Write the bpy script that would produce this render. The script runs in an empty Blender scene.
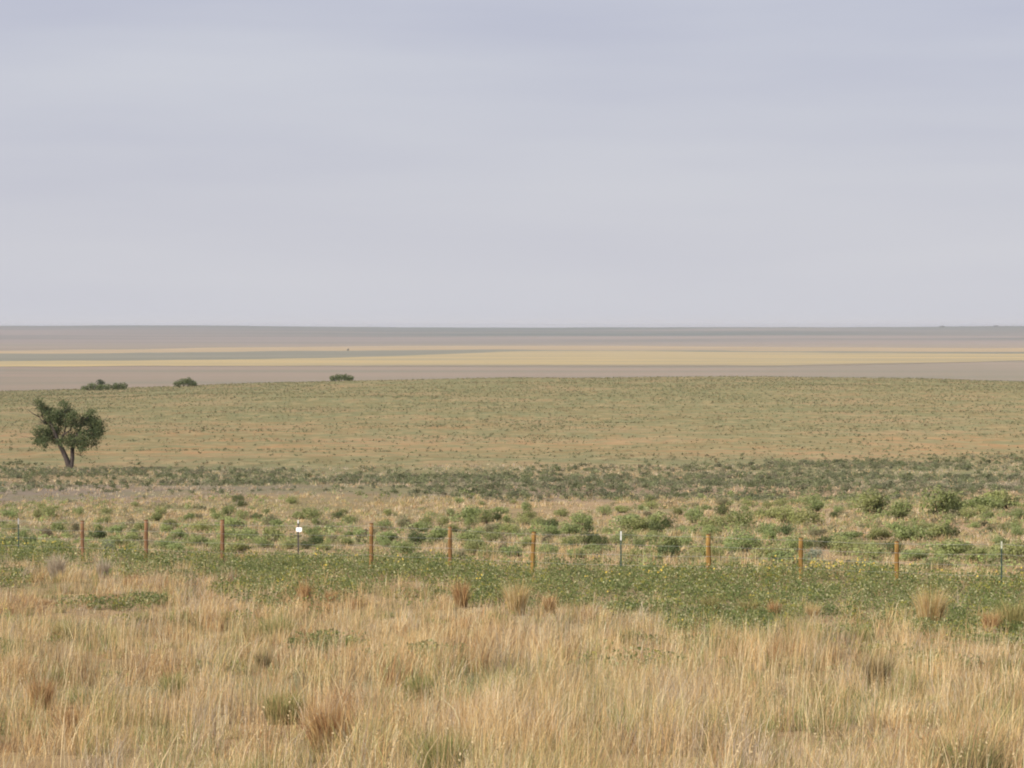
import bpy, bmesh, math, random
import numpy as np
from mathutils import Vector, Matrix

random.seed(11)
RNG = np.random.default_rng(11)
SC = bpy.context.scene
COL = SC.collection

# ------------------------------------------------------------------ view numbers
F = 3500.0            # focal length in pixels (telephoto)
CX, EYE = 512.0, 327.0
ZC = 6.83             # eye height above the fence line (z = 0)

# ------------------------------------------------------------------ noise
def _hash(ix, iy, seed):
    ix = ix.astype(np.int64); iy = iy.astype(np.int64)
    n = (ix * 374761393 + iy * 668265263 + seed * 2246822519) & 0xffffffff
    n = ((n ^ (n >> 13)) * 1274126177) & 0xffffffff
    n = ((n ^ (n >> 16)) * 2654435761) & 0xffffffff
    n = n ^ (n >> 15)
    return n / 4294967296.0

def vnoise(x, y, seed=0):
    x = np.asarray(x, float); y = np.asarray(y, float)
    ix = np.floor(x); iy = np.floor(y)
    fx = x - ix; fy = y - iy
    fx = fx * fx * (3 - 2 * fx); fy = fy * fy * (3 - 2 * fy)
    a = _hash(ix, iy, seed); b = _hash(ix + 1, iy, seed)
    c = _hash(ix, iy + 1, seed); d = _hash(ix + 1, iy + 1, seed)
    return (a + (b - a) * fx) * (1 - fy) + (c + (d - c) * fx) * fy

def fbm(x, y, seed=0, oct=3):
    s = 0; a = 1.0; t = 0
    for k in range(oct):
        s = s + a * vnoise(np.asarray(x) * 2 ** k, np.asarray(y) * 2 ** k, seed + 17 * k)
        t += a; a *= 0.5
    return s / t

def sstep(a, b, x):
    t = np.clip((np.asarray(x, float) - a) / (b - a), 0, 1)
    return t * t * (3 - 2 * t)

# ------------------------------------------------------------------ terrain
NEAR = [(-300, -1.7), (0, -1.7), (10, -2.4), (20, -3.2), (30, -3.97), (40, -4.6), (50, -5.19), (60, -5.7),
        (75, -6.28), (90, -6.63), (100, -6.83), (115, -7.26), (140, -7.92), (175, -8.75), (220, -9.6),
        (260, -10.45), (350, -11.6), (450, -12.1), (600, -12.2), (720, -12.1), (760, -13.0), (850, -17.0),
        (1000, -25.0), (1500, -44.0), (1800, -47.0), (9000, -47.0), (40000, -47.0)]
ND = np.array([p[0] for p in NEAR], float); NH = np.array([p[1] for p in NEAR], float)
CRX = np.array([-900, -200, 0, 100, 185, 260, 341, 430, 512, 768, 900, 1024, 1300, 2000], float)
CRY = np.array([397, 394, 391, 389, 386, 383, 380.5, 379, 377.5, 377, 378.5, 382, 386, 390], float)
RGX = np.array([-900, 0, 100, 185, 300, 400, 512, 700, 900, 1024, 2000], float)
RGY = np.array([327.5, 326.0, 325.4, 325.2, 326.4, 327.4, 327.8, 327.3, 326.8, 326.0, 326.5], float)

def height(X, D):
    """ground height (z, fence line = 0) at plan position X, D"""
    X = np.asarray(X, float); D = np.asarray(D, float)
    h = np.interp(D, ND, NH)
    # smooth the table a little
    h = (h + np.interp(D * 0.97 - 0.5, ND, NH) + np.interp(D * 1.03 + 0.5, ND, NH)) / 3
    xc = CX + F * X / 720.0
    dh = -(np.interp(xc, CRX, CRY) - 386.0) / F * 720.0
    h = h + dh * sstep(330, 700, D) * (1 - sstep(800, 1500, D))
    # low undulations
    h = h + (fbm(X / 9.0, D / 9.0, 5, 2) - 0.5) * 0.34 * sstep(15, 35, D) * (1 - sstep(90, 130, D))
    h = h + (fbm(X / 30.0, D / 24.0, 9, 2) - 0.5) * 0.7 * sstep(105, 160, D) * (1 - sstep(800, 1200, D))
    # far plateau
    xr = CX + F * X / 16000.0
    top = (EYE - np.interp(xr, RGX, RGY)) * 16000.0 / F
    top = top + (fbm(X / 420.0, D / 2500.0, 23, 4) - 0.5) * 6.5
    rise = np.clip((D - 8800) / 7200, 0, 1)
    prof = rise ** 0.9
    bump = (fbm(X / 1800.0, D / 900.0, 31, 3) - 0.5) * 5.0 * np.sin(np.pi * rise)
    far = -47.0 + (top + 47.0) * prof + bump
    far = far - 60.0 * sstep(16200, 24000, D)
    h = np.where(D > 8800, far, h)
    return h + ZC

_dd = np.concatenate([np.arange(14, 300, 0.5), np.arange(300, 720, 3.0)])
_yy = EYE + F * (ZC - height(np.zeros_like(_dd), _dd)) / _dd
_o = np.argsort(_yy)
def depth_at(y):
    return np.interp(y, _yy[_o], _dd[_o])

def pix(X, D, Z):
    return CX + F * X / D, EYE + F * (ZC - Z) / D

def at_exact(x, y):
    d = np.arange(60, 700, .25); X = (x - CX) * d / F
    k = int(np.argmax(EYE + F * (ZC - height(X, d)) / d < y))
    return float(X[k]), float(d[k]), float(height(X[k:k + 1], d[k:k + 1])[0])

def at(x, y):
    d = float(depth_at(y)); X = (x - CX) * d / F
    return X, d, float(height(X, d))

# ------------------------------------------------------------------ materials
def new_mat(name):
    m = bpy.data.materials.new(name); m.use_nodes = True
    nt = m.node_tree
    for n in list(nt.nodes): nt.nodes.remove(n)
    out = nt.nodes.new('ShaderNodeOutputMaterial')
    return m, nt, out

def N(nt, typ, **kw):
    n = nt.nodes.new(typ)
    for k, v in kw.items(): setattr(n, k, v)
    return n

def leaf_mat(name, gain=(1, 1, 1), trans=0.3, rough=0.7, hue=0.0):
    """leaf / blade colour from the mesh's own colour attribute, slight variation from object to object"""
    m, nt, out = new_mat(name)
    at_ = N(nt, 'ShaderNodeAttribute', attribute_name='Col')
    mul = N(nt, 'ShaderNodeMix', data_type='RGBA', blend_type='MULTIPLY'); mul.inputs[0].default_value = 1
    mul.inputs[7].default_value = (*gain, 1)
    nt.links.new(at_.outputs['Color'], mul.inputs[6])
    col = mul.outputs[2]
    if hue:
        oi = N(nt, 'ShaderNodeObjectInfo')
        mr = N(nt, 'ShaderNodeMapRange'); mr.inputs[3].default_value = 1 - hue; mr.inputs[4].default_value = 1 + hue
        nt.links.new(oi.outputs['Random'], mr.inputs[0])
        hs = N(nt, 'ShaderNodeHueSaturation')
        nt.links.new(mr.outputs[0], hs.inputs['Value'])
        mr2 = N(nt, 'ShaderNodeMapRange'); mr2.inputs[3].default_value = 0.475; mr2.inputs[4].default_value = 0.515
        mt = N(nt, 'ShaderNodeMath', operation='FRACT'); mm = N(nt, 'ShaderNodeMath', operation='MULTIPLY'); mm.inputs[1].default_value = 7.31
        nt.links.new(oi.outputs['Random'], mm.inputs[0]); nt.links.new(mm.outputs[0], mt.inputs[0])
        nt.links.new(mt.outputs[0], mr2.inputs[0]); nt.links.new(mr2.outputs[0], hs.inputs['Hue'])
        nt.links.new(col, hs.inputs['Color']); col = hs.outputs['Color']
    d = N(nt, 'ShaderNodeBsdfDiffuse'); d.inputs['Roughness'].default_value = rough
    t = N(nt, 'ShaderNodeBsdfTranslucent')
    mx = N(nt, 'ShaderNodeMixShader'); mx.inputs[0].default_value = trans
    nt.links.new(col, d.inputs['Color']); nt.links.new(col, t.inputs['Color'])
    nt.links.new(d.outputs[0], mx.inputs[1]); nt.links.new(t.outputs[0], mx.inputs[2])
    nt.links.new(mx.outputs[0], out.inputs[0])
    return m

def noise_mat(name, c1, c2, scale=(1, 1, 1), nscale=1.0, rough=0.85, detail=4, coords='Object', c3=None, spec=0.2, metallic=0.0):
    m, nt, out = new_mat(name)
    tc = N(nt, 'ShaderNodeTexCoord'); mp = N(nt, 'ShaderNodeMapping'); mp.inputs['Scale'].default_value = scale
    nz = N(nt, 'ShaderNodeTexNoise'); nz.inputs['Scale'].default_value = nscale; nz.inputs['Detail'].default_value = detail
    nt.links.new(tc.outputs[coords], mp.inputs[0]); nt.links.new(mp.outputs[0], nz.inputs['Vector'])
    cr = N(nt, 'ShaderNodeValToRGB')
    cr.color_ramp.elements[0].position = 0.36; cr.color_ramp.elements[0].color = (*c1, 1)
    cr.color_ramp.elements[1].position = 0.64; cr.color_ramp.elements[1].color = (*c2, 1)
    if c3:
        e = cr.color_ramp.elements.new(0.5); e.color = (*c3, 1)
    nt.links.new(nz.outputs['Fac'], cr.inputs[0])
    b = N(nt, 'ShaderNodeBsdfPrincipled'); b.inputs['Roughness'].default_value = rough
    b.inputs['Specular IOR Level'].default_value = spec; b.inputs['Metallic'].default_value = metallic
    nt.links.new(cr.outputs[0], b.inputs['Base Color'])
    nt.links.new(b.outputs[0], out.inputs[0])
    return m

# ------------------------------------------------------------------ mesh helpers
def link(o, parent=None):
    COL.objects.link(o)
    if parent is not None: o.parent = parent
    return o

def tag(o, label=None, cat=None, group=None, kind=None):
    if label: o['label'] = label
    if cat: o['category'] = cat
    if group: o['group'] = group
    if kind: o['kind'] = kind
    return o

def mesh_np(name, verts, faces_list, mat, cols=None, smooth=False):
    """verts (n,3); faces_list: list of (m,k) int arrays with k = 3 or 4"""
    me = bpy.data.meshes.new(name)
    verts = np.ascontiguousarray(verts, dtype=np.float32)
    nl = sum(f.size for f in faces_list); npoly = sum(len(f) for f in faces_list)
    me.vertices.add(len(verts)); me.vertices.foreach_set('co', verts.ravel())
    me.loops.add(nl); me.loops.foreach_set('vertex_index', np.concatenate([f.ravel() for f in faces_list]).astype(np.int32))
    me.polygons.add(npoly)
    tot = np.concatenate([np.full(len(f), f.shape[1]) for f in faces_list])
    st = np.concatenate([[0], np.cumsum(tot)[:-1]]).astype(np.int32)
    me.polygons.foreach_set('loop_start', st)
    if smooth: me.polygons.foreach_set('use_smooth', np.ones(npoly, dtype=bool))
    if cols is not None:
        a = me.color_attributes.new('Col', 'FLOAT_COLOR', 'POINT')
        c = np.ones((len(verts), 4), dtype=np.float32); c[:, :3] = cols
        a.data.foreach_set('color', c.ravel())
    me.update(calc_edges=True)
    me.materials.append(mat)
    return me

def obj(name, me, parent=None, loc=(0, 0, 0)):
    o = bpy.data.objects.new(name, me); o.location = loc
    return link(o, parent)

def bm_obj(name, bm, mat, parent=None, loc=(0, 0, 0), smooth=True):
    me = bpy.data.meshes.new(name); bm.to_mesh(me); bm.free()
    if smooth: me.polygons.foreach_set('use_smooth', np.ones(len(me.polygons), dtype=bool))
    me.materials.append(mat)
    return obj(name, me, parent, loc)

def tube_bm(bm, pts, radii, seg=8, cap=True):
    rings = []
    pts = [Vector(p) for p in pts]
    for i, p in enumerate(pts):
        t = (pts[min(i + 1, len(pts) - 1)] - pts[max(i - 1, 0)]).normalized()
        up = Vector((0, 0, 1)) if abs(t.z) < 0.9 else Vector((0, 1, 0))
        u = t.cross(up).normalized(); v = t.cross(u).normalized()
        rings.append([bm.verts.new(p + (u * math.cos(a) + v * math.sin(a)) * radii[i])
                      for a in [2 * math.pi * k / seg for k in range(seg)]])
    for a, b in zip(rings[:-1], rings[1:]):
        for k in range(seg):
            bm.faces.new((a[k], a[(k + 1) % seg], b[(k + 1) % seg], b[k]))
    if cap:
        bm.faces.new(rings[0][::-1]); bm.faces.new(rings[-1])

def blades(bx, by, bz, h, w, yaw, ldir, lean, col, tip=None):
    """grass blades: two-segment tapered strips"""
    n = len(bx)
    wx = np.cos(yaw) * w * 0.5; wy = np.sin(yaw) * w * 0.5
    lx = np.cos(ldir) * lean; ly = np.sin(ldir) * lean
    V = np.zeros((n, 5, 3), np.float32)
    V[:, 0] = np.stack([bx - wx, by - wy, bz], 1); V[:, 1] = np.stack([bx + wx, by + wy, bz], 1)
    mx, my, mz = bx + lx * 0.38, by + ly * 0.38, bz + h * 0.58
    V[:, 2] = np.stack([mx - wx * .8, my - wy * .8, mz], 1); V[:, 3] = np.stack([mx + wx * .8, my + wy * .8, mz], 1)
    V[:, 4] = np.stack([bx + lx, by + ly, bz + h * np.sqrt(np.clip(1 - (lean / np.maximum(h, .01)) ** 2 * 0.35, .3, 1))], 1)
    C = np.repeat(col[:, None, :], 5, 1)
    if tip is not None: C[:, 4] = tip; C[:, 2:4] = (C[:, 2:4] + tip[:, None, :]) / 2
    i0 = (np.arange(n) * 5)[:, None]
    q = i0 + np.array([0, 1, 3, 2]); t = i0 + np.array([2, 3, 4])
    return V.reshape(-1, 3), [q, t], C.reshape(-1, 3)

def leaves(c, size, aspect, col, rng, out=None, bias=1.4):
    """rhombic leaves at centres c; out: outward directions that the blades tend to face"""
    n = len(c)
    a = rng.normal(size=(n, 3))
    if out is not None:
        nr = out * bias + rng.normal(size=(n, 3)) * .6
        nr /= np.linalg.norm(nr, axis=1)[:, None] + 1e-9
        a -= (a * nr).sum(1)[:, None] * nr
        a /= np.linalg.norm(a, axis=1)[:, None]
        b = np.cross(nr, a)
        s = np.asarray(size).reshape(-1, 1)
        V = np.stack([c - a * s * .5, c + b * s * .5 * aspect, c + a * s * .5, c - b * s * .5 * aspect], 1)
        q = (np.arange(n) * 4)[:, None] + np.array([0, 1, 2, 3])
        return V.reshape(-1, 3), [q], np.repeat(col, 4, 0)
    a /= np.linalg.norm(a, axis=1)[:, None]
    b = rng.normal(size=(n, 3)); b -= (a * b).sum(1)[:, None] * a; b /= np.linalg.norm(b, axis=1)[:, None]
    s = np.asarray(size).reshape(-1, 1)
    V = np.stack([c - a * s * .5, c + b * s * .5 * aspect, c + a * s * .5, c - b * s * .5 * aspect], 1)
    q = (np.arange(n) * 4)[:, None] + np.array([0, 1, 2, 3])
    return V.reshape(-1, 3), [q], np.repeat(col, 4, 0)

class Pool:
    def __init__(s): s.v = []; s.q = []; s.t = []; s.c = []; s.n = 0
    def add(s, V, faces, C):
        for f in faces:
            (s.q if f.shape[1] == 4 else s.t).append(f + s.n)
        s.v.append(V); s.c.append(C); s.n += len(V)
    def mesh(s, name, mat):
        fl = []
        if s.q: fl.append(np.concatenate(s.q))
        if s.t: fl.append(np.concatenate(s.t))
        return mesh_np(name, np.concatenate(s.v), fl, mat, np.concatenate(s.c))

# ------------------------------------------------------------------ ground sheet
def build_ground():
    d = list(np.arange(-300, 0, 30)) + list(np.arange(0, 130, 1.0))
    x = 130.0
    while x < 900: d.append(x); x *= 1.012
    while x < 8000: d.append(x); x *= 1.04
    while x < 18000: d.append(x); x *= 1.012
    while x < 30000: d.append(x); x *= 1.06
    d.append(30000.0)
    d = np.array(d); u = np.linspace(-1, 1, 221)
    ux = 0.22 * u + 0.78 * u ** 3
    Xg = (160 + np.abs(d))[:, None] * ux[None, :]
    Dg = np.repeat(d[:, None], len(u), 1)
    Zg = height(Xg, Dg)
    V = np.stack([Xg, Dg, Zg], 2).reshape(-1, 3)
    nr, nc = len(d), len(u)
    i = (np.arange(nr - 1)[:, None] * nc + np.arange(nc - 1)[None, :]).ravel()
    q = np.stack([i, i + 1, i + nc + 1, i + nc], 1)

    m, nt, out = new_mat('prairie_ground')
    geo = N(nt, 'ShaderNodeNewGeometry'); sep = N(nt, 'ShaderNodeSeparateXYZ')
    nt.links.new(geo.outputs['Position'], sep.inputs[0])
    def nz(scale, nscale=1.0, detail=4.0, off=(0, 0, 0)):
        mp = N(nt, 'ShaderNodeMapping'); mp.inputs['Scale'].default_value = scale; mp.inputs['Location'].default_value = off
        n = N(nt, 'ShaderNodeTexNoise'); n.inputs['Scale'].default_value = nscale; n.inputs['Detail'].default_value = detail
        nt.links.new(geo.outputs['Position'], mp.inputs[0]); nt.links.new(mp.outputs[0], n.inputs['Vector'])
        return n.outputs['Fac']
    def math_(op, a, b=None, clamp=False):
        n = N(nt, 'ShaderNodeMath', operation=op, use_clamp=clamp)
        for k, v in enumerate((a, b)):
            if v is None: continue
            if isinstance(v, (int, float)): n.inputs[k].default_value = v
            else: nt.links.new(v, n.inputs[k])
        return n.outputs[0]
    def ramp(fac, stops):
        r = N(nt, 'ShaderNodeValToRGB'); el = r.color_ramp.elements
        while len(el) > 1: el.remove(el[-1])
        el[0].position, el[0].color = stops[0][0], (*stops[0][1], 1)
        for p, c in stops[1:]:
            e = el.new(p); e.color = (*c, 1)
        nt.links.new(fac, r.inputs[0]); return r.outputs[0]
    def mix(f, a, b):
        n = N(nt, 'ShaderNodeMix', data_type='RGBA')
        if isinstance(f, (int, float)): n.inputs[0].default_value = f
        else: nt.links.new(f, n.inputs[0])
        for k, v in ((6, a), (7, b)):
            if isinstance(v, tuple): n.inputs[k].default_value = (*v, 1)
            else: nt.links.new(v, n.inputs[k])
        return n.outputs[2]
    # vegetation bands over the near ground: distance wobbles with noise
    wob = nz((0.012, 0.02, 0), 1, 3)
    dist = math_('ADD', sep.outputs['Y'], math_('MULTIPLY', math_('SUBTRACT', wob, 0.5), math_('MULTIPLY', sep.outputs['Y'], 0.55)))
    fac = math_('DIVIDE', dist, 900.0, True)
    straw, olive, rust, grey, green = (.30, .21, .115), (.165, .158, .08), (.27, .18, .095), (.21, .172, .14), (.16, .155, .07)
    band = ramp(fac, [(0, straw), (95 / 900, straw), (104 / 900, (.31, .225, .14)), (172 / 900, (.31, .225, .14)), (180 / 900, grey), (200 / 900, grey), (212 / 900, (.17, .165, .095)),
                      (255 / 900, (.17, .165, .095)), (268 / 900, (.25, .19, .105)), (300 / 900, (.34, .215, .115)), (365 / 900, (.33, .21, .11)), (410 / 900, (.24, .19, .10)),
                      (470 / 900, (.205, .18, .092)), (600 / 900, (.195, .178, .092)), (700 / 900, (.175, .168, .092)), (780 / 900, (.22, .18, .12))])
    pat = nz((0.06, 0.045, 0), 1, 5, (3, 7, 0))
    patf = ramp(pat, [(0.42, (0, 0, 0)), (0.62, (1, 1, 1))])
    near = mix(math_('MULTIPLY', patf, 0.65), band, olive)
    pat2 = nz((0.022, 0.03, 0), 1, 4, (13, 2, 0))
    near = mix(math_('MULTIPLY', ramp(pat2, [(0.5, (0, 0, 0)), (0.66, (1, 1, 1))]), 0.5), near, rust)
    streaks = nz((0.12, 0.07, 0), 1, 5, (5, 9, 0))
    near = mix(math_('MULTIPLY', ramp(streaks, [(0.44, (0, 0, 0)), (0.6, (1, 1, 1))]), 0.6), near, (.185, .185, .10))
    streak2 = nz((0.05, 0.04, 0), 1, 6, (25, 4, 0))
    near = mix(math_('MULTIPLY', ramp(streak2, [(0.5, (0, 0, 0)), (0.62, (1, 1, 1))]), 0.55), near, (.34, .23, .135))
    fine = nz((1.3, 0.9, 0), 1, 4)
    near = mix(math_('MULTIPLY', ramp(fine, [(0.4, (0, 0, 0)), (0.7, (1, 1, 1))]), 0.45), near, (.15, .115, .06))
    mot = nz((0.42, 0.16, 0), 1, 6, (31, 8, 0))
    far_only = ramp(math_('DIVIDE', sep.outputs['Y'], 900.0, True), [(225 / 900, (0, 0, 0)), (270 / 900, (1, 1, 1))])
    near = mix(math_('MULTIPLY', math_('MULTIPLY', ramp(mot, [(0.47, (0, 0, 0)), (0.56, (1, 1, 1))]), far_only), 0.6), near, (.19, .19, .105))
    mot2 = nz((0.5, 0.2, 0), 1, 6, (7, 38, 0))
    near = mix(math_('MULTIPLY', math_('MULTIPLY', ramp(mot2, [(0.52, (0, 0, 0)), (0.6, (1, 1, 1))]), far_only), 0.45), near, (.34, .265, .145))
    # bare fallow plain and streaked plateau
    fallow = mix(ramp(nz((0.0011, 0.0042, 0), 1, 5), [(0.40, (0, 0, 0)), (0.62, (1, 1, 1))]), (.255, .20, .155), (.20, .18, .135))
    st = nz((0.00035, 0.0012, 0), 1, 5, (2.3, 0, 0))
    lim = math_('ADD', st, math_('MULTIPLY', math_('SUBTRACT', math_('DIVIDE', sep.outputs['Y'], 16000.0), 0.78), 0.55))
    plat = mix(ramp(lim, [(0.40, (0, 0, 0)), (0.62, (1, 1, 1))]), (.215, .18, .158), (.075, .10, .09))
    # plain -> plateau, near -> plain
    far = mix(ramp(math_('DIVIDE', sep.outputs['Y'], 20000.0, True), [(8800 / 20000, (0, 0, 0)), (9600 / 20000, (1, 1, 1))]), fallow, plat)
    tot = mix(ramp(math_('DIVIDE', sep.outputs['Y'], 2000.0, True), [(760 / 2000, (0, 0, 0)), (1100 / 2000, (1, 1, 1))]), near, far)
    b = N(nt, 'ShaderNodeBsdfDiffuse'); b.inputs['Roughness'].default_value = 0.9
    nt.links.new(tot, b.inputs['Color'])
    bp = N(nt, 'ShaderNodeBump'); bp.inputs['Strength'].default_value = 0.5; bp.inputs['Distance'].default_value = 0.15
    nt.links.new(nz((2.2, 2.2, 2.2), 1, 5), bp.inputs['Height']); nt.links.new(bp.outputs[0], b.inputs['Normal'])
    nt.links.new(b.outputs[0], out.inputs[0])
    me = mesh_np('ground', V, [q], m, smooth=True)
    tag(obj('ground', me), kind='structure')
build_ground()

# far fields lying on the plain
def field(name, top, bot, mat, lift):
    """strip of cropland on the flat plain; top/bot: lists (x, y) seen from the lookout, put down at their real distance"""
    zp = -47.0 + ZC
    xs = np.concatenate([[-500, -300, -150], np.arange(-80, 1110, 20), [1200, 1300, 1500]]).astype(float)
    yt = np.interp(xs, [p[0] for p in top], [p[1] for p in top]); yb = np.interp(xs, [p[0] for p in bot], [p[1] for p in bot])
    wob = lambda y: y + (vnoise(xs / 70.0, y * 0 + np.round(y.mean() * 3), 3) - .5) * .7 + (vnoise(xs / 18.0, y * 0 + np.round(y.mean() * 3), 4) - .5) * .3
    yt, yb = wob(yt), wob(yb)
    V = []
    for x, y in list(zip(xs, yt)) + list(zip(xs, yb)):
        d = 47.0 * F / (y - EYE); V.append(((x - CX) * d / F, d, zp + lift))
    n = len(xs); i = np.arange(n - 1)
    q = np.stack([i + n, i + n + 1, i + 1, i], 1)
    tag(obj(name, mesh_np(name, np.array(V), [q], mat)), kind='structure')
wheat = noise_mat('ripe_wheat', (.56, .41, .16), (.37, .305, .16), (.0013, .004, 1), 1, 0.9, 5)
pale_wheat = noise_mat('pale_stubble', (.52, .37, .17), (.38, .29, .165), (.0013, .004, 1), 1, 0.9, 5)
green_crop = noise_mat('green_crop', (.18, .18, .115), (.26, .235, .155), (.0012, .004, 1), 1, 0.9, 5)
verge = noise_mat('field_margin', (.27, .22, .13), (.32, .25, .15), (.001, .006, 1), 1, 0.9, 4)
field('stubble_field', [(-500, 352.5), (0, 350.8), (128, 349.2), (256, 347), (512, 345), (768, 347), (1024, 348), (1500, 349)],
      [(-500, 355.8), (0, 354), (128, 353), (256, 351.3), (512, 349.6), (768, 351.2), (1024, 352), (1500, 353)], pale_wheat, 0.10)
field('green_field', [(-500, 355.8), (0, 354), (128, 353), (256, 351.3), (350, 350.6), (512, 349.6), (768, 351.2), (1024, 352), (1500, 353)],
      [(-500, 362), (0, 361), (128, 360.6), (256, 359.2), (350, 357.6), (430, 355), (512, 351.2), (640, 351.4), (768, 352.6), (1024, 353.6), (1500, 355)], green_crop, 0.14)
field('wheat_field', [(-500, 362), (0, 361), (128, 360.6), (256, 359.2), (350, 357.6), (430, 355), (512, 351.2), (640, 351.4), (768, 352.6), (1024, 353.6), (1500, 355)],
      [(-500, 368), (0, 366.8), (128, 366), (256, 365.4), (512, 365.3), (768, 365.2), (850, 364), (940, 362.4), (1024, 360.2), (1500, 356)], wheat, 0.18)
field('field_margin', [(-500, 368), (0, 366.8), (128, 366), (256, 365.4), (512, 365.3), (768, 365.2), (850, 364), (940, 362.4), (1024, 360.2), (1500, 356)],
      [(-500, 368.4), (0, 367.2), (128, 366.5), (256, 366.1), (512, 366.3), (768, 366.1), (850, 364.8), (940, 363.1), (1024, 360.8), (1500, 356.5)], verge, 0.22)

# ------------------------------------------------------------------ fence line geometry
FX = [18, 82, 146, 222, 298, 371, 450, 532, 621, 709, 801, 897, 1002]
FT = [518.5, 521, 520, 520, 520, 523.5, 527, 532, 531.5, 534.5, 538, 541.5, 541.5]
PA, PB = Vector((-15.1, 107.0)), Vector((12.04, 86.0))
def fence_point(x):
    # on the straight fence line, where the line of sight at column x meets it
    k = (x - CX) / F
    dx, dd = PB.x - PA.x, PB.y - PA.y
    t = (k * PA.y - PA.x) / (dx - k * dd)
    return PA.x + t * dx, PA.y + t * dd
def fence_depth(X):
    return PA.y + (X - PA.x) * (PB.y - PA.y) / (PB.x - PA.x)

# weeds / dry grass boundary
WX = np.array([-400, 0, 60, 130, 190, 215, 260, 330, 420, 512, 590, 650, 700, 750, 800, 860, 930, 1024, 1400], float)
WY = np.array([592, 584, 568, 571, 570, 590, 604, 600, 601, 607, 618, 628, 646, 640, 632, 634, 640, 642, 650], float)
def weed_mask(X, D):
    x, y = pix(X, D, height(X, D))
    e = np.interp(x, WX, WY)
    nn = (fbm(X / 2.2, D / 3.5, 41, 2) - 0.5) * 34 + (fbm(X / .8, D / 1.8, 42, 2) - .5) * 40
    a = sstep(-8, 8, e - y + nn)
    a = np.maximum(a, .85 * sstep(.66, .75, fbm(X / 1.2, D / 3.0, 45, 2)) * sstep(48, 64, D) )
    a = a * (1 - .8 * sstep(.62, .72, fbm(X / .7, D / 1.4, 47, 2)) * sstep(-30, -8, y - e))
    b = sstep(-1.2, 1.2, fence_depth(X) + 2.6 + (fbm(X / 2.5, D / 2.5, 43, 2) - .5) * 5 - D)
    return a * b

# ------------------------------------------------------------------ dry grass
STRAW = np.array([[.66, .485, .245], [.60, .42, .195], [.74, .60, .37], [.50, .34, .16]])
RUST = np.array([[.44, .26, .125], [.36, .21, .10]])
OLIVE = np.array([[.36, .32, .13], [.30, .29, .11]])
GREEN = np.array([[.18, .23, .07], [.22, .26, .09]])
GREY = np.array([[.56, .46, .34], [.48, .385, .27]])

def pick(pal, n, rng, jit=0.12):
    c = pal[rng.integers(0, len(pal), n)]
    return np.clip(c * (1 + rng.normal(size=(n, 1)) * jit), 0.01, 0.8)

def tuft_field(cx, cy, kind, nb, hgt, rad, width, rng, spread=0.5):
    """many tufts at once: cx, cy tuft centres, nb blades each"""
    n = len(cx)
    idx = np.repeat(np.arange(n), nb)
    m = len(idx)
    r = rad[idx] * np.sqrt(rng.random(m)); a = rng.random(m) * 2 * np.pi
    bx = cx[idx] + r * np.cos(a); by = cy[idx] + r * np.sin(a)
    bz = height(bx, by) - 0.03
    h = hgt[idx] * np.clip(rng.normal(0.8, 0.22, m), 0.25, 1.35)
    ldir = a + rng.normal(size=m) * 0.9
    lean = h * np.abs(rng.normal(0.10, 0.20, m)) * spread * 2
    lean = lean + 0.03
    ldir = np.where(rng.random(m) < .3, rng.normal(0.2, .5, m), ldir)       # light breeze towards +X
    col = np.zeros((m, 3)); k = kind[idx]
    for v, pal in enumerate((STRAW, RUST, OLIVE, GREEN, GREY)):
        s = k == v
        # tufts are mixed: some blades of the tuft are straw anyway
        c = pick(pal, int(s.sum()), rng)
        if v:
            o = rng.random(len(c)) < 0.3
            c[o] = pick(STRAW, int(o.sum()), rng)
        col[s] = c
    col = col * np.clip(1 + rng.normal(size=(n, 1)) * .22, .5, 1.45)[idx]
    tip = np.clip(col * np.array([1.12, 1.14, 1.2]), 0, .85)
    return blades(bx, by, bz, h, np.full(m, width) * rng.uniform(.6, 1.4, m), rng.random(m) * np.pi, ldir, lean, col, tip)

grass_mat = leaf_mat('dry_grass_blades', trans=0.22)

def kinds(X, D, rng):
    n = len(X)
    k = np.zeros(n, int)
    g = fbm(X / 1.1, D / 3.0, 61, 3); r = fbm(X / .9, D / 2.4, 67, 3); o = fbm(X / 1.5, D / 3.6, 71, 3); y_ = fbm(X / .8, D / 2.0, 73, 3)
    u = rng.random(n)
    near_ = 1 - sstep(30, 60, D)
    k[(o > 0.53 - .09 * near_) & (u < 0.7)] = 2
    k[(y_ > .58) & (u < .7)] = 4
    k[(r > 0.585) & (u < 0.8)] = 1
    k[(g > 0.595 - .06 * near_) & (u < 0.75)] = 3
    k[(u > 0.93)] = 4
    k[(u < 0.035 + .06 * sstep(55, 70, D))] = 1
    k[(u > 0.05) & (u < 0.10)] = 2
    return k

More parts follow.
